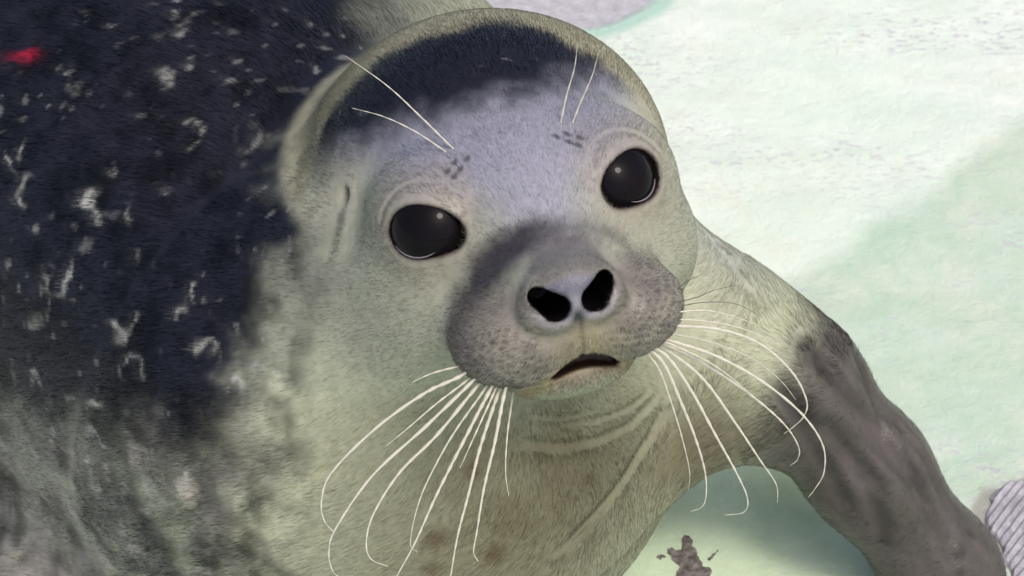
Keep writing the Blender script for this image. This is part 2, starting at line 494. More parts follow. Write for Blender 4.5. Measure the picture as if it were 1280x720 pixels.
        for (bx, by) in ((-.25, 1.95), (.0, 2.2), (-.45, 2.25), (.2, 1.95), (-.1, 1.75)):
            dd = np.sqrt((u + 1.2 - bx) ** 2 + (v - by) ** 2)
            mix(sst(0.15, 0.08, dd) * ok * 0.85, np.array([0.05, 0.045, 0.05]))
    # ear
    for s, ec in ((-1, EAR_L), (1, EAR_R)):
        r = q - ec
        dd = np.sqrt((r ** 2).sum(1))
        mix(np.exp(-(dd / 1.3) ** 2) * 0.5, np.array([0.34, 0.31, 0.25]))
        cd = cone(q, ec + np.array([-s * 0.8, 0.25, -0.1]), ec + np.array([s * 0.7, 0.05, 0.3]), 0.24, 0.38)
        mix(sst(0.04, -0.10, cd) * 0.9, np.array([0.03, 0.026, 0.025]))
    # throat and chest stains; the wide olive also paints shade under the head
    th = splat(P, 670, 640, 8.0) * sst(-5.0, -6.2, q[:, 1])
    mix(np.clip(th * (0.6 + 0.8 * n1), 0, 1) * 0.95, olive * 0.58)
    for (px, py, r, k) in ((545, 674, 0.42, .8), (617, 692, 0.5, .8), (590, 588, 0.35, .6), (737, 598, 0.28, .6), (540, 712, 0.4, .6), (880, 590, 0.9, .5)):
        mix(np.clip(splat(P, px, py, r) * 1.5 * (0.5 + n2), 0, 1) * k, np.array([0.085, 0.06, 0.03]))
    mix(splat(P, 850, 580, 1.9) * 0.5, np.array([0.16, 0.12, 0.06]))
    mix(splat(P, 905, 310, 2.6) * 0.65, np.array([0.36, 0.375, 0.34]))
    mix(np.clip(splat(P, 885, 555, 2.2) * 1.3, 0, 1) * 0.7, np.array([0.115, 0.09, 0.055]))
    # front flipper and arm: bare dark skin
    f = np.full(len(P), 50.0)
    for k in range(1, len(FL) - 1): f = np.minimum(f, cone(P, FL[k], FL[k + 1], FR_[k], FR_[k + 1]))
    s = (P - FL[0]) @ ((FL[3] - FL[0]) / np.linalg.norm(FL[3] - FL[0]))
    fm = sst(1.6, 0.3, f) * sst(-0.2, 3.2, s + (n1 - .5) * 2 + (n2 - .5) * 2)
    mix(fm * 0.95, np.array([0.055, 0.046, 0.042]))
    mix(fm * sst(0.45, 0.75, n1) * 0.5, np.array([0.042, 0.036, 0.034]))
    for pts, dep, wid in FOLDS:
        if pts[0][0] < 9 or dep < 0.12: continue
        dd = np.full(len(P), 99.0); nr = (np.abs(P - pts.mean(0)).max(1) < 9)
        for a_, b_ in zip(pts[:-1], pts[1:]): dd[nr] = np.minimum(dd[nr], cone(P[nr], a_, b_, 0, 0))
        mix(np.exp(-(dd / (wid * 0.8)) ** 2) * fm * 0.65, np.array([0.018, 0.015, 0.014]))  # fold shading painted into the skin colour along the grooves
    fdir = (FL[3] - FL[1]) / np.linalg.norm(FL[3] - FL[1])
    st_ = fbm(P - np.outer((P - FL[1]) @ fdir, fdir) * 0.8, 0.55, 61)
    mix(fm * sst(0.5, 0.7, st_) * 0.5, np.array([0.10, 0.085, 0.078]))
    # pale rings and flecks on the dark coat
    wx, wy = noise(P, 0.55, 51), noise(P, 0.55, 52)
    for k in range(len(RINGS)):
        c, r0, w, e1, e2, ph, st = RINGS[k]
        d = P - c
        near = np.abs(d).max(1) < r0 * 3 + 0.5
        if not near.any(): continue
        dn = d[near] + (np.stack([wx[near], wy[near], wx[near]], 1) - 0.5) * 0.65
        uu, vv = dn @ e1, dn @ e2 / 1.35
        rr = np.sqrt(uu ** 2 + vv ** 2)
        an = np.arctan2(vv, uu)
        ring = np.exp(-((rr - r0 * (1 + 0.25 * np.sin(2 * an + ph))) / w) ** 2) * sst(-0.5, 0.4, np.cos(an - ph) + 0.2) * sst(0.25, 0.55, n2[near])
        mm = np.zeros(len(P)); mm[near] = np.clip(ring * st * 1.25, 0, 0.9) * (body_dark[near] > 0.12)
        mix(mm, np.array([0.29, 0.29, 0.255]))
    # sparse flecks on the crown
    fl = sst(0.80, 0.90, noise(P * np.array([1, 1, 1]), 0.30, 77)) * cap * sst(0.45, 0.6, n1)
    mix(fl * 0.5, np.array([0.22, 0.22, 0.23]))
    fl = sst(0.78, 0.90, noise(P * np.array([1, 0.7, 1]), 0.34, 78)) * body_dark * sst(0.38, 0.6, n3)
    mix(fl * 0.5, np.array([0.22, 0.22, 0.205]))
    mix(sst(-14.5, -18.5, P[:, 0] + (n1 - .5) * 3) * sst(-5.0, -8.5, P[:, 1] + (n3 - .5) * 2) * 0.6, np.array([0.17, 0.155, 0.135]))
    # the keeper's red mark
    rd = np.clip(splat(P, 32, 70, 0.55, sq=(0.75, 1.7, 1)) * 1.6 * (0.35 + n2), 0, 1)
    mix(rd * sst(0.3, 0.55, noise(P * np.array([.6, 1.6, 1]), 0.3, 93)), np.array([0.19, 0.008, 0.022]))
    mot = sst(-6.5, -9.5, P[:, 0])
    C *= (1 + mot * (np.clip((fbm(P * np.array([1, 0.8, 1]), 0.9, 88) - 0.5) * 3.0, -0.6, 0.4)))[:, None]
    C *= (0.88 + 0.24 * n4)[:, None]
    return np.clip(C, 0.002, 0.9)

RINGS = []
for (px, py, r, st) in [(72, 335, .95, .9), (52, 385, .6, .8), (155, 400, .75, .8), (165, 465, .65, .8), (122, 525, .95, 1), (228, 595, .5, .9), (255, 440, .42, .8), (300, 490, .55, .6),
                        (245, 362, .35, .7), (120, 255, .5, .8), (240, 170, .55, .7), (205, 238, .35, .7), (20, 190, .7, .7), (100, 22, .5, .6), (115, 590, .6, .8), (30, 240, .5, .6),
                        (190, 610, .4, .6), (235, 40, .4, .5), (135, 205, .3, .7), (165, 262, .28, .8), (90, 95, .4, .35), (45, 480, .5, .5), (95, 660, .5, .5), (230, 400, .35, .5), (205, 105, .4, .4), (310, 170, .4, .3)]:
    c = hit(px, py)
    e1 = np.array([1.0, 0, 0.2]); e1 /= np.linalg.norm(e1)
    RINGS.append((c, r * rng.uniform(.55, .8), 0.075 + 0.05 * rng.random(), e1, np.array([0, 1.0, 0]), rng.uniform(0, 6.28), st))
for k in range(70):
    cpos = V[rng.integers(len(V))]
    a1 = AX; a2 = np.cross(AX, GN)
    if cpos[0] < -22 or cpos[1] > 12:
        RINGS.append((cpos, rng.uniform(.3, .8), 0.15, a1, a2 * .7 + GN * .7, rng.uniform(0, 6.28), rng.uniform(.4, .9)))
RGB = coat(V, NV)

# ------------------------------------------------------------------ seal object
seal = bpy.data.objects.new('seal', None)
COL.objects.link(seal)
root_w = world(CH - GN * ((CH @ GN) + 100 * H0))
seal.location = Vector(root_w)
seal['label'] = 'young spotted seal with dark back and pale belly raising its head from the deck'
seal['category'] = 'seal'
RW = root_w
def loc(p): return world(p) - RW

def build_skin_mat():
    m, nt, b, N, L = new_mat('seal_skin')
    at = N.new('ShaderNodeAttribute'); at.attribute_name = 'coat'
    L.new(at.outputs['Color'], b.inputs['Base Color'])
    tc = N.new('ShaderNodeTexCoord')
    nz = N.new('ShaderNodeTexNoise'); nz.inputs['Scale'].default_value = 900; nz.inputs['Detail'].default_value = 4
    L.new(tc.outputs['Object'], nz.inputs['Vector'])
    bp = N.new('ShaderNodeBump'); bp.inputs['Strength'].default_value = 0.25; bp.inputs['Distance'].default_value = 0.001
    L.new(nz.outputs['Fac'], bp.inputs['Height']); L.new(bp.outputs['Normal'], b.inputs['Normal'])
    b.inputs['Roughness'].default_value = 0.36
    b.inputs['Specular IOR Level'].default_value = 0.25
    return m
skin = build_skin_mat()

def np_mesh(name, Vw, Fq, mat, parent):
    me = bpy.data.meshes.new(name)
    me.vertices.add(len(Vw)); me.vertices.foreach_set('co', Vw.astype(np.float32).ravel())
    me.loops.add(Fq.size); me.loops.foreach_set('vertex_index', Fq.astype(np.int32).ravel())
    k = Fq.shape[1]
    me.polygons.add(len(Fq)); me.polygons.foreach_set('loop_start', np.arange(0, Fq.size, k, dtype=np.int32))
    me.polygons.foreach_set('use_smooth', np.ones(len(Fq), bool))
    me.update(calc_edges=True); me.validate()
    me.materials.append(mat)
    o = bpy.data.objects.new(name, me); COL.objects.link(o); o.parent = parent
    return o
body = np_mesh('body', loc(V), F, skin, seal)
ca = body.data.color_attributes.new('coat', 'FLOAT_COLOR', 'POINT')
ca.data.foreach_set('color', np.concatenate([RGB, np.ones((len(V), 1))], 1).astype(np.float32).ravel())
body['label'] = 'spotted body with dark back, pale throat and brown flipper'

# fur: short strands lying back along the coat
def fur(n):
    tri = np.concatenate([F[:, [0, 1, 2]], F[:, [0, 2, 3]]])
    A, B_, C_ = V[tri[:, 0]], V[tri[:, 1]], V[tri[:, 2]]
    ar = 0.5 * np.linalg.norm(np.cross(B_ - A, C_ - A), axis=1)
    ctr = (A + B_ + C_) / 3
    dh = np.linalg.norm(ctr - HC, axis=1)
    w = ar * np.interp(dh, [0, 11, 25, 45, 90], [2.6, 2.0, 1.0, 0.35, 0.15])
    w[ctr @ GN + 100 * H0 < 0.5] = 0
    q = (ctr - HC) @ HM
    x = np.abs(q[:, 0])
    pm = np.stack([x, q[:, 1], q[:, 2]], 1)
    nos = ((x / 1.35) ** 2 + ((q[:, 1] + 1.85) / .85) ** 2 < 1.0) & (q[:, 2] > 8)
    pm = np.stack([np.abs(q[:, 0] - EYE_X0), q[:, 1], q[:, 2]], 1)
    ue = (pm - EYE_P) @ EYE_U; ve = (pm - EYE_P) @ EYE_V; we = (pm - EYE_P) @ EYE_N
    lid = (np.sqrt(ue ** 2 + ve ** 2) < 1.33) & (np.abs(we) < 2.4) | (np.sqrt((ue + 1.0) ** 2 + (ve + .2) ** 2) < .75) & (np.abs(we) < 2.4)
    mouth = (np.abs(q[:, 1] + 4.9) < 0.35) & (x < 1.3) & (q[:, 2] > 6)
    f = np.full(len(ctr), 50.0)
    for k in range(1, len(FL) - 1): f = np.minimum(f, cone(ctr, FL[k], FL[k + 1], FR_[k], FR_[k + 1]))
    s = (ctr - FL[0]) @ ((FL[3] - FL[0]) / np.linalg.norm(FL[3] - FL[0]))
    w[nos | lid | mouth] = 0
    for sg, ec in ((-1, EAR_L), (1, EAR_R)):
        w[cone(q, ec + np.array([-sg * 0.8, 0.25, -0.1]), ec + np.array([sg * 0.9, 0.05, 0.3]), 0.5, 0.5) < 0.12] = 0
    w[(f < 0.9) & (s > 4)] *= 0.12
    padm = (np.sqrt((x / 1.75) ** 2 + ((q[:, 1] + 3.4) / 0.85) ** 2) < 3.0) & (q[:, 2] > 5)
    w[padm] *= 1.8
    w /= w.sum()
    t = rng.choice(len(tri), n, p=w)
    r1 = np.sqrt(rng.random(n)); r2 = rng.random(n)
    bc = np.stack([1 - r1, r1 * (1 - r2), r1 * r2], 1)
    T = tri[t]
    P = (V[T] * bc[..., None]).sum(1); N = (NV[T] * bc[..., None]).sum(1); N /= np.linalg.norm(N, axis=1, keepdims=True)
    Cc = (RGB[T] * bc[..., None]).sum(1)
    dh = np.linalg.norm(P - HC, axis=1)
    q = (P - HC) @ HM
    wh = sst(14, 8, dh)[:, None]
    fw = wh * ((P - h2c((0, -1.5, 10.5)))) / 6 + (1 - wh) * (AX * 0.9 + np.array([-.1, -.5, -.1]))
    fw = fw + 0.14 * (np.stack([noise(P, 1.1, s_) for s_ in (3, 4, 5)], 1) - 0.5) + rng.normal(0, 0.055, (n, 3))
    fw -= N * (fw * N).sum(1, keepdims=True)
    fw /= np.linalg.norm(fw, axis=1, keepdims=True) + 1e-6
    dn = np.linalg.norm(P - h2c((0, -2, 9)), axis=1)
    ln = np.interp(dn, [0, 3, 7, 12, 20], [0.10, 0.24, 0.30, 0.42, 0.50]) * rng.uniform(0.6, 1.3, n)
    lift = np.interp(dn, [0, 5, 12, 20], [0.20, 0.14, 0.085, 0.075]) * rng.uniform(0.5, 1.5, n)
    K = 4
    tt = np.linspace(0, 1, K)
    pts = P[:, None] - N[:, None] * 0.02 + fw[:, None] * (ln[:, None] * tt)[..., None] + N[:, None] * ((ln * lift)[:, None] * (tt * (1.25 - 0.55 * tt)))[..., None]
    rad = np.interp(dn, [0, 6, 14], [0.0038, 0.0042, 0.0050])[:, None] * np.array([1.0, 0.9, 0.65, 0.15])[None]
    xq = np.abs(q[:, 0])
    onpad = sst(3.2, 2.3, np.sqrt((xq / 1.75) ** 2 + ((q[:, 1] + 3.4) / 0.85) ** 2)) * (q[:, 2] > 5)
    Cc = Cc * np.exp(rng.normal(0, 1, n) * (0.08 + 0.5 * onpad))[:, None]
    cd = bpy.data.hair_curves.new('fur')
    cd.add_curves([K] * n)
    pw = loc(pts.reshape(-1, 3))
    cd.attributes['position'].data.foreach_set('vector', pw.astype(np.float32).ravel())
    ra = cd.attributes.get('radius') or cd.attributes.new('radius', 'FLOAT', 'POINT')
    ra.data.foreach_set('value', (rad.ravel() * 0.01).astype(np.float32))
    co = cd.attributes.new('coat', 'FLOAT_COLOR', 'CURVE')
    co.data.foreach_set('color', np.concatenate([Cc, np.ones((n, 1))], 1).astype(np.float32).ravel())
    m, nt, b, NN, L = new_mat('seal_fur')
    at = NN.new('ShaderNodeAttribute'); at.attribute_name = 'coat'
    L.new(at.outputs['Color'], b.inputs['Base Color'])
    b.inputs['Roughness'].default_value = 0.5
    b.inputs['Specular IOR Level'].default_value = 0.02
    tr = NN.new('ShaderNodeBsdfTranslucent'); mx = NN.new('ShaderNodeMixShader'); mx.inputs[0].default_value = 0.35
    L.new(at.outputs['Color'], tr.inputs['Color']); L.new(b.outputs[0], mx.inputs[1]); L.new(tr.outputs[0], mx.inputs[2])
    L.new(mx.outputs[0], NN['Material Output'].inputs['Surface'])
    cd.materials.append(m)
    o = bpy.data.objects.new('fur', cd); COL.objects.link(o); o.parent = seal
    o['kind'] = 'stuff'
    return o
fur(600000)

# eyes
eye_m, nt, b, N, L = new_mat('eye_black')
b.inputs['Base Color'].default_value = (0.006, 0.005, 0.006, 1)
b.inputs['Roughness'].default_value = 0.06
b.inputs['Specular IOR Level'].default_value = 0.07
tear_m = simple_mat('tear_film', (0.17, 0.15, 0.16), 0.15)
def uv_sphere(c, axes, r, nu=48, nv=32):
    vs, fs = [], []
    for i in range(nv + 1):
        th = math.pi * i / nv
        for j in range(nu):
            ph = 2 * math.pi * j / nu
            k = 1.0
            d = axes[0] * (math.sin(th) * math.cos(ph)) + axes[1] * (math.sin(th) * math.sin(ph)) + axes[2] * (math.cos(th) * (1.06 if math.cos(th) > 0 else 1))
            vs.append(c + d * r)
    for i in range(nv):
        for j in range(nu):
            fs.append((i * nu + j, (i + 1) * nu + j, (i + 1) * nu + (j + 1) % nu, i * nu + (j + 1) % nu))
    return np.array(vs), fs
for sgn in (-1, 1):
    mir = np.array([sgn, 1, 1.0])
    ax = [HM @ (EYE_U * mir), HM @ (EYE_V * mir), HM @ (EYE_N * mir)]
    vs, fs = uv_sphere(h2c(EYE_C * mir + np.array([EYE_X0, 0, 0])), ax, EYE_R)
    if sgn < 0: fs = [f[::-1] for f in fs]
    e = mesh_obj('eye', loc(vs), fs, eye_m, seal)
    # wet line along the lower lid
    tv, tf, nt_, ns = [], [], 28, 6
    for k in range(nt_):
        an = math.radians(205 + 95 * k / (nt_ - 1)); rr = 0.038 * math.sin(math.pi * (k + 0.5) / nt_) ** 0.6
        u, v = -1.10 * math.cos(an) + 0.08, 0.92 * math.sin(an)
        w = 1.06 * math.sqrt(max(EYE_R ** 2 - u * u - v * v, 0)) + 0.012
        c = EYE_C + EYE_U * u + EYE_V * v + EYE_N * w
        rad = (c - EYE_C) / np.linalg.norm(c - EYE_C); tg = np.cross(rad, EYE_N); tg /= np.linalg.norm(tg); b2 = np.cross(tg, rad)
        for j in range(ns):
            a2 = 2 * math.pi * j / ns
            tv.append(h2c((c + rr * (rad * math.cos(a2) + b2 * math.sin(a2))) * mir + np.array([EYE_X0, 0, 0])))
    for k in range(nt_ - 1):
        for j in range(ns): tf.append((k * ns + j, k * ns + (j + 1) % ns, (k + 1) * ns + (j + 1) % ns, (k + 1) * ns + j))
    mesh_obj('tear_line', loc(np.array(tv)), tf, tear_m, e)

# whiskers: beaded, tapering tubes from the pads and brows
wh_m, nt, b, N, L = new_mat('whisker_white')
b.inputs['Base Color'].default_value = (0.72, 0.69, 0.58, 1); b.inputs['Roughness'].default_value = 0.3
tr = N.new('ShaderNodeBsdfTranslucent'); mx = N.new('ShaderNodeMixShader'); mx.inputs[0].default_value = 0.4
tr.inputs['Color'].default_value = (0.78, 0.75, 0.64, 1); L.new(b.outputs[0], mx.inputs[1]); L.new(tr.outputs[0], mx.inputs[2])
L.new(mx.outputs[0], N['Material Output'].inputs['Surface'])
wd_m = simple_mat('whisker_dark', (0.06, 0.055, 0.045), 0.4)

def catmull(P, n):
    P = np.asarray(P, float)
    P = np.vstack([2 * P[0] - P[1], P, 2 * P[-1] - P[-2]])
    out = []
    seg = len(P) - 3
    for k in range(n):
        t = k / (n - 1) * seg; i = min(int(t), seg - 1); u = t - i
        p0, p1, p2, p3 = P[i:i + 4]
        out.append(0.5 * (2 * p1 + (p2 - p0) * u + (2 * p0 - 5 * p1 + 4 * p2 - p3) * u * u + (3 * p1 - p0 - 3 * p2 + p3) * u ** 3))
    return np.array(out)

def whisker(pixels, r, mat=wh_m, z1=None, dz=0.0, bead=0.26, toward=None):
    """root on the skin under the first pixel; the hair keeps in front of the skin behind it"""
    root = hit(*pixels[0])
    if toward is not None:                       # step back on to the whisker pad if the ray slipped past its edge
        a, b = np.array(pixels[0], float), np.array(toward, float)
        for f in np.linspace(0, 0.8, 15):
            root = hit(*(a + (b - a) * f))
            if ((root - HC) @ HM)[2] > 5.6: break
        pixels = [pixels[0]] + list(pixels) if f > 0.1 else pixels
    pts = [root - (root - h2c((0, -3, 4))) / np.linalg.norm(root - h2c((0, -3, 4))) * 0.25]
    n = len(pixels) - 1
    zr = root[2]
    for k, (px, py) in enumerate(pixels[1:], 1):
        z = zr + dz * (k / n) ** 1.2
        if z1 is not None: z = zr + (z1 - zr) * (k / n)
        pts.append(pix(px, py, z))
    C = catmull(pts, 48)
    L_ = np.concatenate([[0], np.cumsum(np.linalg.norm(np.diff(C, axis=0), axis=1))])
    tot = L_[-1]
    T = np.gradient(C, axis=0); T /= np.linalg.norm(T, axis=1, keepdims=True)
    ns = 6
    ref = np.array([0.3, 0.2, 0.93]); vs, fs = [], []
    for k in range(len(C)):
        a1 = np.cross(T[k], ref); a1 /= np.linalg.norm(a1); a2 = np.cross(T[k], a1)
        rr = r * (1 - 0.80 * (L_[k] / tot) ** 1.5) * (1 + bead * math.sin(L_[k] * 2 * math.pi / 0.5))
        for j in range(ns):
            an = 2 * math.pi * j / ns
            vs.append(C[k] + rr * (a1 * math.cos(an) + a2 * math.sin(an)))
    for k in range(len(C) - 1):
        for j in range(ns): fs.append((k * ns + j, k * ns + (j + 1) % ns, (k + 1) * ns + (j + 1) % ns, (k + 1) * ns + j))
    fs.append(tuple(range(ns))[::-1]); fs.append(tuple(range((len(C) - 1) * ns, len(C) * ns)))
    return mesh_obj('whisker', loc(np.array(vs)), fs, mat, seal)

W = 0.070
left = [
    [(572, 462), (542, 466), (515, 478)],
    [(572, 472), (530, 492), (470, 535), (415, 590), (402, 625), (405, 650), (418, 666)],
    [(578, 480), (545, 505), (510, 535), (482, 558)],
    [(585, 482), (530, 535), (465, 595), (420, 660), (411, 690), (416, 714), (428, 724)],
    [(592, 488), (545, 545), (500, 590), (468, 640), (458, 675), (463, 698), (485, 708)],
    [(600, 495), (565, 545), (535, 600), (520, 640), (513, 680), (522, 690)],
    [(606, 500), (575, 560), (545, 620), (518, 680), (495, 722), (490, 735)],
    [(612, 503), (593, 545), (575, 585)],
    [(618, 505), (600, 560), (585, 620), (572, 670), (563, 722), (560, 740)],
    [(628, 503), (618, 555), (605, 610), (596, 665), (592, 690), (598, 702)],
    [(640, 500), (634, 545), (632, 590), (636, 620)],
]
right = [
    [(845, 392), (880, 388), (915, 395), (950, 408)],
    [(848, 408), (900, 412), (950, 430), (990, 465), (1008, 500), (1005, 520), (990, 535), (980, 542)],
    [(845, 418), (890, 428), (940, 448), (975, 475), (995, 500)],
    [(845, 428), (895, 445), (950, 475), (1000, 515), (1028, 555), (1030, 590), (1018, 612), (1010, 622)],
    [(842, 436), (885, 458), (940, 495), (980, 530), (998, 558), (997, 574), (988, 582)],
    [(840, 442), (880, 475), (920, 530), (950, 575), (970, 605), (972, 628)],
    [(836, 448), (865, 490), (895, 545), (920, 590), (934, 622), (930, 640), (905, 644)],
    [(830, 455), (850, 500), (870, 550), (882, 595), (880, 630), (862, 640)],
    [(824, 462), (838, 500), (852, 545), (862, 590), (860, 615)],
    [(848, 400), (885, 402), (925, 410), (960, 425), (975, 440)],
    [(843, 432), (890, 455), (930, 485), (950, 505)],
]
for k, w in enumerate(left):
    whisker(w, W * (0.62 if k in (0, 2, 5, 7, 10) else 1.0), dz=1.0, toward=(640, 435))
for k, w in enumerate(right):
    whisker(w, W * (0.6 if k in (0, 2, 8, 9, 10) else 1.0), dz=-2.0, toward=(800, 420))
whisker([(568, 185), (530, 150), (485, 108), (432, 70)], 0.038, dz=1.0)
whisker([(560, 188), (520, 165), (480, 146), (440, 135)], 0.034, dz=1.0)
whisker([(700, 152), (708, 120), (718, 85), (722, 52)], 0.038, dz=1.0)
whisker([(714, 152), (727, 125), (740, 95), (748, 66)], 0.038, dz=1.0)
for w in ([(846, 380), (870, 372), (895, 362), (925, 356)], [(845, 370), (858, 352), (880, 342)], [(850, 385), (880, 378), (920, 380), (955, 398)]):
    whisker(w, 0.018, mat=wd_m, dz=-1.0, bead=0.05, toward=(800, 410))

# claws at the tip of the front flipper
claw_m = simple_mat('claw_horn', (0.035, 0.03, 0.026), 0.35)
tipd = (FL[4] - FL[3]); tipd -= GN * (tipd @ GN); tipd /= np.linalg.norm(tipd); tips = np.cross(GN, tipd)
for k in range(5):
    a0 = FL[4] + tipd * (1.15 - 0.12 * abs(k - 1.5)) + tips * (k - 2) * 0.55
    a0 = a0 - GN * (a0 @ GN + 100 * H0 - 1.0)
    C = np.array([a0 - tipd * 0.4 + tipd * (1.3 * t) + GN * (0.25 * t - 0.95 * t * t) for t in np.linspace(0, 1, 7)])
    vs, fs = [], []
    for i, c in enumerate(C):
        r = 0.22 * (1 - i / 6.4)
        for j in range(8):
            an = math.pi * j / 4
            vs.append(c + r * (tips * math.cos(an) + GN * math.sin(an)))
    for i in range(6):
        for j in range(8): fs.append((i * 8 + j, i * 8 + (j + 1) % 8, (i + 1) * 8 + (j + 1) % 8, (i + 1) * 8 + j))
    fs += [tuple(range(7, -1, -1)), tuple(range(48, 56))]
    mesh_obj('claw', loc(np.array(vs)), fs, claw_m, seal)

# ------------------------------------------------------------------ the deck
def deck_mat():
    m, nt, b, N, L = new_mat('painted_concrete')
    tc = N.new('ShaderNodeTexCoord')
    def noise_n(scale, det=6, rough=0.6, sc=None):
        n = N.new('ShaderNodeTexNoise'); n.inputs['Scale'].default_value = scale; n.inputs['Detail'].default_value = det; n.inputs['Roughness'].default_value = rough
        L.new(tc.outputs['Object'], n.inputs['Vector']); return n.outputs['Fac']
    def ramp(v, a, b_, c0=(0, 0, 0), c1=(1, 1, 1)):
        r = N.new('ShaderNodeValToRGB'); r.color_ramp.elements[0].position = a; r.color_ramp.elements[1].position = b_
        r.color_ramp.elements[0].color = (*c0, 1); r.color_ramp.elements[1].color = (*c1, 1)
        L.new(v, r.inputs[0]); return r.outputs[0]
    def mix(f, a, b_):
        x = N.new('ShaderNodeMix'); x.data_type = 'RGBA'
        if isinstance(f, float): x.inputs[0].default_value = f
        else: L.new(f, x.inputs[0])
        for s, v in ((6, a), (7, b_)):
            if isinstance(v, tuple): x.inputs[s].default_value = (*v, 1)
            else: L.new(v, x.inputs[s])
        return x.outputs[2]
    def math_(op, a, b_=None):
        x = N.new('ShaderNodeMath'); x.operation = op
        for i, v in enumerate((a, b_)):
            if v is None: continue
            if isinstance(v, (int, float)): x.inputs[i].default_value = v
            else: L.new(v, x.inputs[i])
        return x.outputs[0]
    def patch(c, r, wob, sc, soft=0.01):
        """1 inside an irregular patch round c (metres)"""
        d = N.new('ShaderNodeVectorMath'); d.operation = 'DISTANCE'; d.inputs[1].default_value = (c[0], c[1], 0)
        L.new(tc.outputs['Object'], d.inputs[0])
        n = noise_n(sc, 5, 0.6)
        v = math_('ADD', d.outputs['Value'], math_('MULTIPLY', math_('SUBTRACT', n, 0.5), wob))
        mr = N.new('ShaderNodeMapRange'); mr.inputs[1].default_value = r + soft; mr.inputs[2].default_value = r; 
        L.new(v, mr.inputs[0]); return mr.outputs[0]
    white = mix(ramp(noise_n(9), 0.35, 0.65), (0.69, 0.74, 0.65), (0.61, 0.71, 0.59))
    green = mix(ramp(noise_n(14), 0.35, 0.7), (0.38, 0.52, 0.39), (0.43, 0.52, 0.38))
    # greener band on one side of a line across the deck
    p, q = deck(975, 360), deck(1280, 140)
    e = (q - p)[:2]; e /= np.linalg.norm(e); nrm = np.array([e[1], -e[0]])
    sep = N.new('ShaderNodeSeparateXYZ'); L.new(tc.outputs['Object'], sep.inputs[0])
    dl = math_('ADD', math_('MULTIPLY', sep.outputs[0], float(nrm[0])), math_('MULTIPLY', sep.outputs[1], float(nrm[1])))
    dl = math_('SUBTRACT', dl, float(nrm @ p[:2]))
    dl = math_('ADD', dl, math_('MULTIPLY', math_('SUBTRACT', noise_n(22), 0.5), 0.03))
    mr = N.new('ShaderNodeMapRange'); mr.inputs[1].default_value = -0.004; mr.inputs[2].default_value = 0.010; L.new(dl, mr.inputs[0])
    base = mix(mr.outputs[0], white, green)
    # worn lavender-grey flecks in rows
    mp = N.new('ShaderNodeMapping'); mp.inputs['Rotation'].default_value = (0, 0, -math.atan2(e[1], e[0])); mp.inputs['Scale'].default_value = (0.45, 1.0, 1.0)
    L.new(tc.outputs['Object'], mp.inputs['Vector'])
    def streak(scale, det, rough):
        n = N.new('ShaderNodeTexNoise'); n.inputs['Scale'].default_value = scale; n.inputs['Detail'].default_value = det; n.inputs['Roughness'].default_value = rough
        L.new(mp.outputs[0], n.inputs['Vector']); return n.outputs['Fac']
    blot = ramp(streak(38, 6, 0.65), 0.42, 0.62)
    base = mix(math_('MULTIPLY', blot, 0.55), base, (0.50, 0.60, 0.50))
    wash = ramp(noise_n(26, 7, 0.7), 0.50, 0.66)
    base = mix(math_('MULTIPLY', wash, 0.5), base, (0.60, 0.62, 0.50))
    speck = ramp(noise_n(700, 2, 0.5), 0.70, 0.74)
    base = mix(math_('MULTIPLY', speck, 0.6), base, (0.25, 0.27, 0.24))
    fl = ramp(streak(330, 3, 0.75), 0.53, 0.60)
    area = ramp(streak(13, 4, 0.6), 0.47, 0.60)
    base = mix(math_('MULTIPLY', math_('MULTIPLY', fl, area), 0.75), base, (0.40, 0.385, 0.43))
    mott = ramp(noise_n(60, 8, 0.7), 0.3, 0.7)
    base = mix(math_('MULTIPLY', mott, 0.28), base, (0.64, 0.68, 0.60))
    # bare concrete where the paint is gone
    conc = mix(ramp(noise_n(180, 6), 0.35, 0.7), (0.36, 0.35, 0.37), (0.50, 0.49, 0.50))
    c1 = deck(705, -40); e1 = patch(c1, 0.050, 0.02, 18, 0.004)
    rim = patch(c1, 0.058, 0.02, 18, 0.006)
    base = mix(math_('MULTIPLY', rim, 0.8), base, (0.33, 0.52, 0.42))
    base = mix(e1, base, conc)
    c3 = deck(1290, 660); r3 = patch(c3, 0.026, 0.02, 60, 0.004)
    base = mix(r3, base, (0.33, 0.33, 0.28))
    # paler green painted in to lift the shade between chest and flipper
    c5 = deck(930, 660); e5 = patch(c5, 0.045, 0.03, 30, 0.05)
    base = mix(math_('MULTIPLY', e5, 0.7), base, (0.56, 0.68, 0.44))
    c4 = deck(1010, 615); e4 = patch(c4, 0.012, 0.03, 70, 0.03)  # algae near the flipper
    base = mix(math_('MULTIPLY', e4, 0.55), base, (0.20, 0.26, 0.11))
    L.new(base, b.inputs['Base Color'])
    b.inputs['Roughness'].default_value = 0.55
    hsum = math_('ADD', math_('MULTIPLY', noise_n(120, 8, 0.7), 0.6), math_('MULTIPLY', noise_n(25, 4), 0.8))
    hsum = math_('SUBTRACT', hsum, math_('MULTIPLY', e1, 0.3))
    bp = N.new('ShaderNodeBump'); bp.inputs['Strength'].default_value = 0.6; bp.inputs['Distance'].default_value = 0.004
    L.new(hsum, bp.inputs['Height']); L.new(bp.outputs['Normal'], b.inputs['Normal'])
    return m
g = 60.0
gr = mesh_obj('ground', [(-g, -g, 0), (g, -g, 0), (g, g, 0), (-g, g, 0)], [(0, 1, 2, 3)], deck_mat(), smooth=False)
gr['kind'] = 'structure'
gr['label'] = 'pale green and white painted concrete pool deck, worn in places'

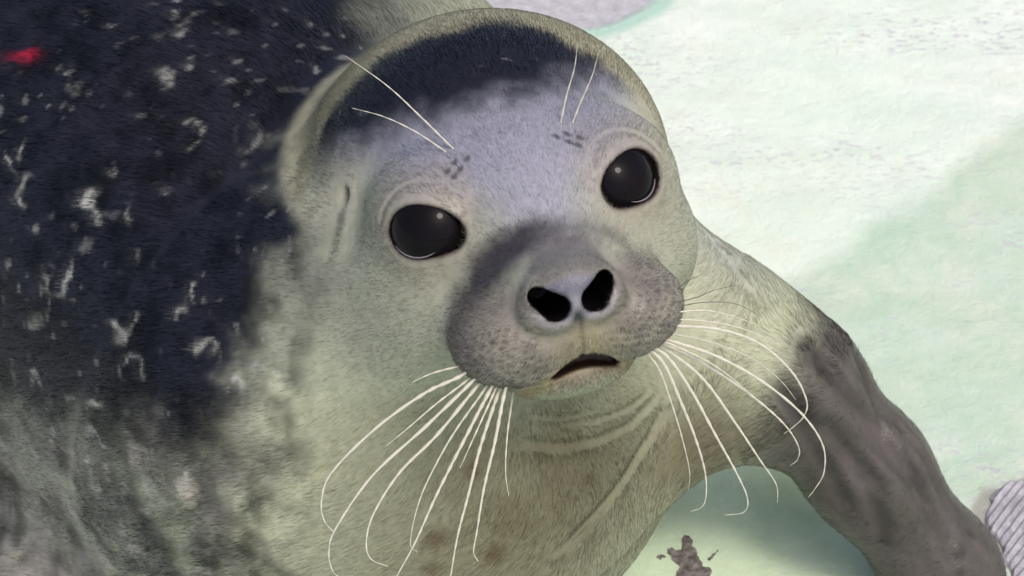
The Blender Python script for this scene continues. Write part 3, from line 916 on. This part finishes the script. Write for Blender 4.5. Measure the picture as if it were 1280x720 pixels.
def ragged(px, it=3, amp=0.12, seed=1):
    r = np.random.default_rng(seed)
    P = np.array([deck(*p) for p in px])[:, :2]
    for _ in range(it):
        Q = []
        for a, b in zip(P, np.roll(P, -1, 0)):
            d = b - a; m = (a + b) / 2 + np.array([-d[1], d[0]]) * r.normal(0, amp)
            Q += [a, m]
        P = np.array(Q)
    return P

def sheet(name, px, z, mat, seed=1, lip=0.0):
    """a thin patch lying on the deck"""
    P = ragged(px, seed=seed); n = len(P)
    vs = [(x, y, z) for x, y in P] + [(x, y, -0.001) for x, y in P]
    fs = [tuple(range(n))] + [(i, n + i, n + (i + 1) % n, (i + 1) % n) for i in range(n)]
    area = sum(P[i, 0] * P[(i + 1) % n, 1] - P[(i + 1) % n, 0] * P[i, 1] for i in range(n))
    if area < 0: fs = [f[::-1] for f in fs]
    return mesh_obj(name, vs, fs, mat, gr, smooth=False)

def rough_mat(name, c0, c1, scale, bump):
    m, nt, b, N, L = new_mat(name)
    tc = N.new('ShaderNodeTexCoord'); n = N.new('ShaderNodeTexNoise'); n.inputs['Scale'].default_value = scale; n.inputs['Detail'].default_value = 8
    L.new(tc.outputs['Object'], n.inputs['Vector'])
    r = N.new('ShaderNodeValToRGB'); r.color_ramp.elements[0].color = (*c0, 1); r.color_ramp.elements[1].color = (*c1, 1)
    r.color_ramp.elements[0].position = 0.35; r.color_ramp.elements[1].position = 0.68
    L.new(n.outputs['Fac'], r.inputs[0]); L.new(r.outputs[0], b.inputs['Base Color'])
    bp = N.new('ShaderNodeBump'); bp.inputs['Distance'].default_value = bump; L.new(n.outputs['Fac'], bp.inputs['Height']); L.new(bp.outputs['Normal'], b.inputs['Normal'])
    b.inputs['Roughness'].default_value = 0.8
    return m
chip_m = rough_mat('bare_screed', (0.07, 0.055, 0.045), (0.22, 0.20, 0.18), 300, 0.002)
sheet('paint_chip', [(834, 692), (840, 684), (852, 688), (856, 669), (862, 671), (871, 690), (876, 702), (889, 712), (891, 735), (880, 760), (850, 755), (846, 725), (844, 704)], 0.0004, chip_m, 3)
sheet('paint_chip', [(884, 699), (890, 693), (898, 687), (894, 694), (888, 701)], 0.0004, chip_m, 5)
sheet('paint_chip', [(820, 697), (827, 694), (832, 697), (826, 700)], 0.0004, chip_m, 6)

# combed cement patch beside the flipper
cem = rough_mat('combed_cement', (0.24, 0.235, 0.26), (0.40, 0.39, 0.42), 220, 0.0015)
Pc = ragged([(1232, 642), (1240, 618), (1262, 602), (1290, 594), (1340, 590), (1400, 610), (1420, 680), (1380, 740), (1310, 760), (1270, 735), (1250, 700), (1236, 668)], 2, 0.08, 9)
cx = Pc.mean(0); rd = deck(1280, 620)[:2] - deck(1235, 672)[:2]; rd /= np.linalg.norm(rd); rn = np.array([-rd[1], rd[0]])
vs, fs = [], []
NR, NA = 40, len(Pc) * 4
for k in range(NR + 1):
    f = 1 - k / NR
    for j in range(NA):
        a = j / 4; i0 = int(a); u = a - i0
        e = Pc[i0] * (1 - u) + Pc[(i0 + 1) % len(Pc)] * u
        p = cx + (e - cx) * (f if k < NR else 0.0)
        ph = (p @ rn) / 0.0034 * 2 * math.pi + 1.2 * math.sin((p @ rd) * 90)
        z = 0.0006 + (0.0016 + 0.0009 * math.sin(ph)) * min(1, k / 3)
        vs.append((p[0], p[1], z if k else -0.001))
for k in range(NR):
    for j in range(NA): fs.append((k * NA + j, k * NA + (j + 1) % NA, (k + 1) * NA + (j + 1) % NA, (k + 1) * NA + j))
cp = mesh_obj('cement_patch', vs, fs, cem, gr)
cp.data.flip_normals() if cp.data.polygons[NA * 5].normal.z < 0 else None
